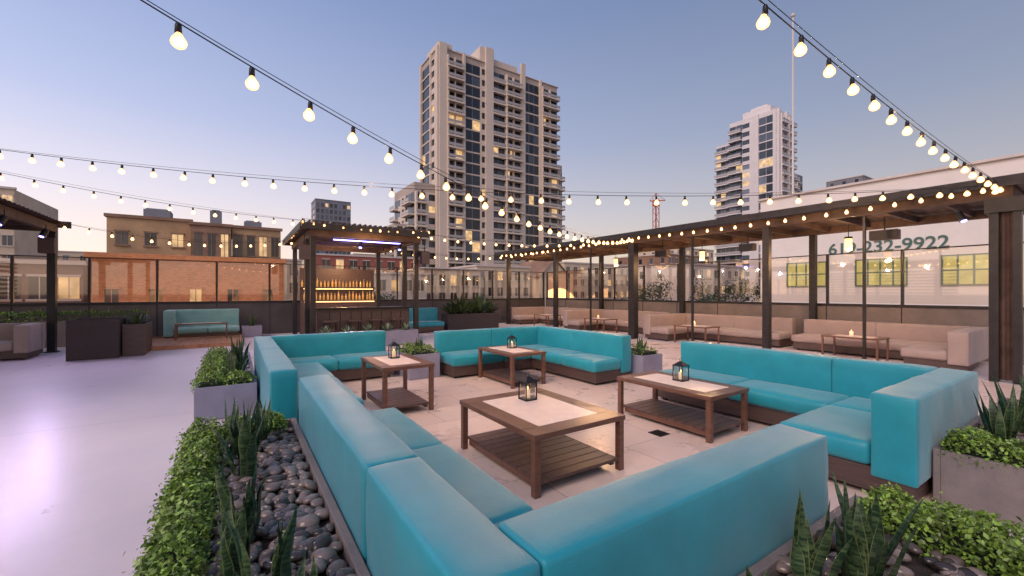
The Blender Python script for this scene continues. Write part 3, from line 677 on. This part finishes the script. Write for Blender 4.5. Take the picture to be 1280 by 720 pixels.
fp=P('pole','pole',True); fp.cyl((49.9,21,-12),(49.9,21,31),.16,.09,n=8); ft=P('finial','pole',True); ft.lathe((49.9,21,31),[(.0,0),(.2,.1),(.25,.25),(.1,.45),(0,.5)],8); group('flagpole',[fp,ft])
cr=P('mast','cranered'); X,Y=167,129
for dx in (-1,1):
    for dy in (-1,1): cr.cyl((X+dx,Y+dy,-12),(X+dx,Y+dy,45),.18,n=4)
for k in range(18):
    z=-8+k*3; s_=1 if k%2 else -1; cr.cyl((X-s_,Y-1,z),(X+s_,Y-1,z+3),.12,n=4); cr.cyl((X-1,Y-s_,z),(X-1,Y+s_,z+3),.12,n=4)
jb=P('jib','cranered'); jb.cyl((X-2,Y+2,45),(X+3,Y-3,45),.3,n=4); jb.cyl((X,Y,48.5),(X+3,Y-3,45),.1,n=4); jb.cyl((X,Y,48.5),(X-2,Y+2,45),.1,n=4); jb.cyl((X,Y,45),(X,Y,48.5),.3,n=4); jb.box(X-1.2,X+1.2,Y-1.2,Y+1.2,42.5,44.5); group('tower_crane',[cr,jb])

def tree(x,y,z,h,r,n=1500,sz=.35,name='street_tree'):
    t=P('trunk','bark',True); t.cyl((x,y,z),(x+.2,y,z+h*.55),r*.09,r*.05,n=7)
    cl=[]
    for k in range(9):
        a=random.random()*6.28; rr=r*random.uniform(.25,.75); c=Vector((x+math.cos(a)*rr,y+math.sin(a)*rr,z+h*random.uniform(.55,.9))); cl.append((c,r*random.uniform(.3,.5)))
        t.cyl((x+.1,y,z+h*.4),c,r*.035,r*.01,n=5)
    l=P('leaves','treeleaf')
    for _ in range(n):
        c,cr_=random.choice(cl); d=Vector((random.gauss(0,1),random.gauss(0,1),random.gauss(0,.8))).normalized()*cr_*random.uniform(.5,1.1)
        leaf(l,c+d,d+Vector((random.gauss(0,.3),0,.3)),sz*random.uniform(.6,1.3))
    group(name,[t,l])
for (x,y,h,r) in ((11,47,15,3.2),(15,50,14.5,3),(8,50,14,2.5),(48,38,16.5,3.6),(52,33,16,3.5),(44,30,15.5,3),(60,34,17,4),(40,34,15,2.8),(56,45,16.5,3.5),(66,30,16.5,3.8),(33,58,14,3),(-20,60,14,4)): tree(x,y,-12,h,r)

# ---------------------------------------------------------------- light
w=bpy.data.worlds.new('World'); S.world=w; w.use_nodes=True; nt=w.node_tree; N=nt.nodes; L=nt.links; bg=N['Background']; out=N['World Output']
sky=N.new('ShaderNodeTexSky'); sky.sky_type='NISHITA'; sky.sun_disc=False
SE=R(40); SAZ=R(-112)
sky.sun_elevation=R(3); sky.sun_rotation=SAZ; L.new(sky.outputs[0],bg.inputs[0]); bg.inputs[1].default_value=.05
tc=N.new('ShaderNodeTexCoord'); sx=N.new('ShaderNodeSeparateXYZ'); L.new(tc.outputs['Generated'],sx.inputs[0])
rp=N.new('ShaderNodeValToRGB'); e=rp.color_ramp.elements
e[0].position=0; e[0].color=(1.0,.74,.58,1); e[1].position=1; e[1].color=(.13,.20,.44,1)
for p_,c in ((.06,(1.0,.80,.71)),(.18,(.74,.68,.79)),(.33,(.45,.50,.74)),(.55,(.25,.33,.59))):
    k=e.new(p_); k.color=(*c,1)
L.new(sx.outputs['Z'],rp.inputs[0])
dp=N.new('ShaderNodeVectorMath'); dp.operation='DOT_PRODUCT'; L.new(tc.outputs['Generated'],dp.inputs[0]); dp.inputs[1].default_value=(math.sin(R(-80)),math.cos(R(-80)),0)
mr=N.new('ShaderNodeMapRange'); mr.inputs['From Min'].default_value=-1; mr.inputs['From Max'].default_value=1; mr.inputs['To Min'].default_value=.50; mr.inputs['To Max'].default_value=1.35; L.new(dp.outputs['Value'],mr.inputs[0])
bg2=N.new('ShaderNodeBackground'); L.new(rp.outputs[0],bg2.inputs[0]); L.new(mr.outputs[0],bg2.inputs[1])
ad=N.new('ShaderNodeAddShader'); L.new(bg.outputs[0],ad.inputs[0]); L.new(bg2.outputs[0],ad.inputs[1]); L.new(ad.outputs[0],out.inputs[0])
sl=bpy.data.lights.new('sun','SUN'); sl.energy=1.9; sl.angle=R(35); sl.color=(1,.78,.64); so=bpy.data.objects.new('sun',sl); S.collection.objects.link(so)
dirv=Vector((math.sin(SAZ)*math.cos(SE),math.cos(SAZ)*math.cos(SE),math.sin(SE))); so.rotation_euler=dirv.to_track_quat('Z','Y').to_euler(); so.location=(-10,0,20)
def pl(x,y,z,en,col,r=.04):
    l=bpy.data.lights.new('lamp_light','POINT'); l.energy=en; l.color=col; l.shadow_soft_size=r; o=bpy.data.objects.new('lamp_light',l); o.location=(x,y,z); S.collection.objects.link(o)
def sp(x,y,z,tx,ty,en,col,ang=130):
    l=bpy.data.lights.new('stage_light','SPOT'); l.energy=en; l.color=col; l.shadow_soft_size=.05; l.spot_size=R(ang); l.spot_blend=1; o=bpy.data.objects.new('stage_light',l); o.location=(x,y,z); S.collection.objects.link(o)
    o.rotation_euler=(Vector((x,y,z))-Vector((tx,ty,0))).to_track_quat('Z','Y').to_euler()
W=(1,.56,.25)
for p in ((13.0,4.2,2.5),(13.0,8.2,2.5),(13.0,12,2.5),(12.5,16,2.6)): pl(*p,85,W)
pl(3.2,14.6,2.9,30,(.5,.4,1)); pl(3.4,16.2,2.6,90,W); pl(3.4,12.4,2.9,45,W)
sp(-3.9,14.7,2.9,-1.8,12.5,170,(.72,.58,1)); sp(-3.9,12.5,2.9,-1.2,10,120,(.80,.60,1)); sp(-3.9,9,2.9,-1,6.5,45,(1,.66,.95))
pl(3.4,5.4,2.7,95,W); pl(7.3,7.3,2.75,110,W); pl(6.5,1.5,3.2,80,W); pl(1.8,7.3,3.2,50,W); pl(2.2,3.4,3.0,30,W); pl(9.3,4.0,3.2,70,W)
pl(-5,33,0,700,(1,.52,.2),2); pl(1.5,33,0,700,(1,.52,.2),2)

cam=bpy.data.cameras.new('camera'); co=bpy.data.objects.new('camera',cam); S.collection.objects.link(co); co.location=(0,0,1.6); co.rotation_euler=(R(90),0,R(-33.4))
cam.sensor_width=36; cam.lens=36*525/1280; cam.shift_y=5/1280; cam.clip_start=.05; cam.clip_end=6000
S.camera=co
S.view_settings.view_transform='Standard'; S.view_settings.look='None'; S.view_settings.exposure=0
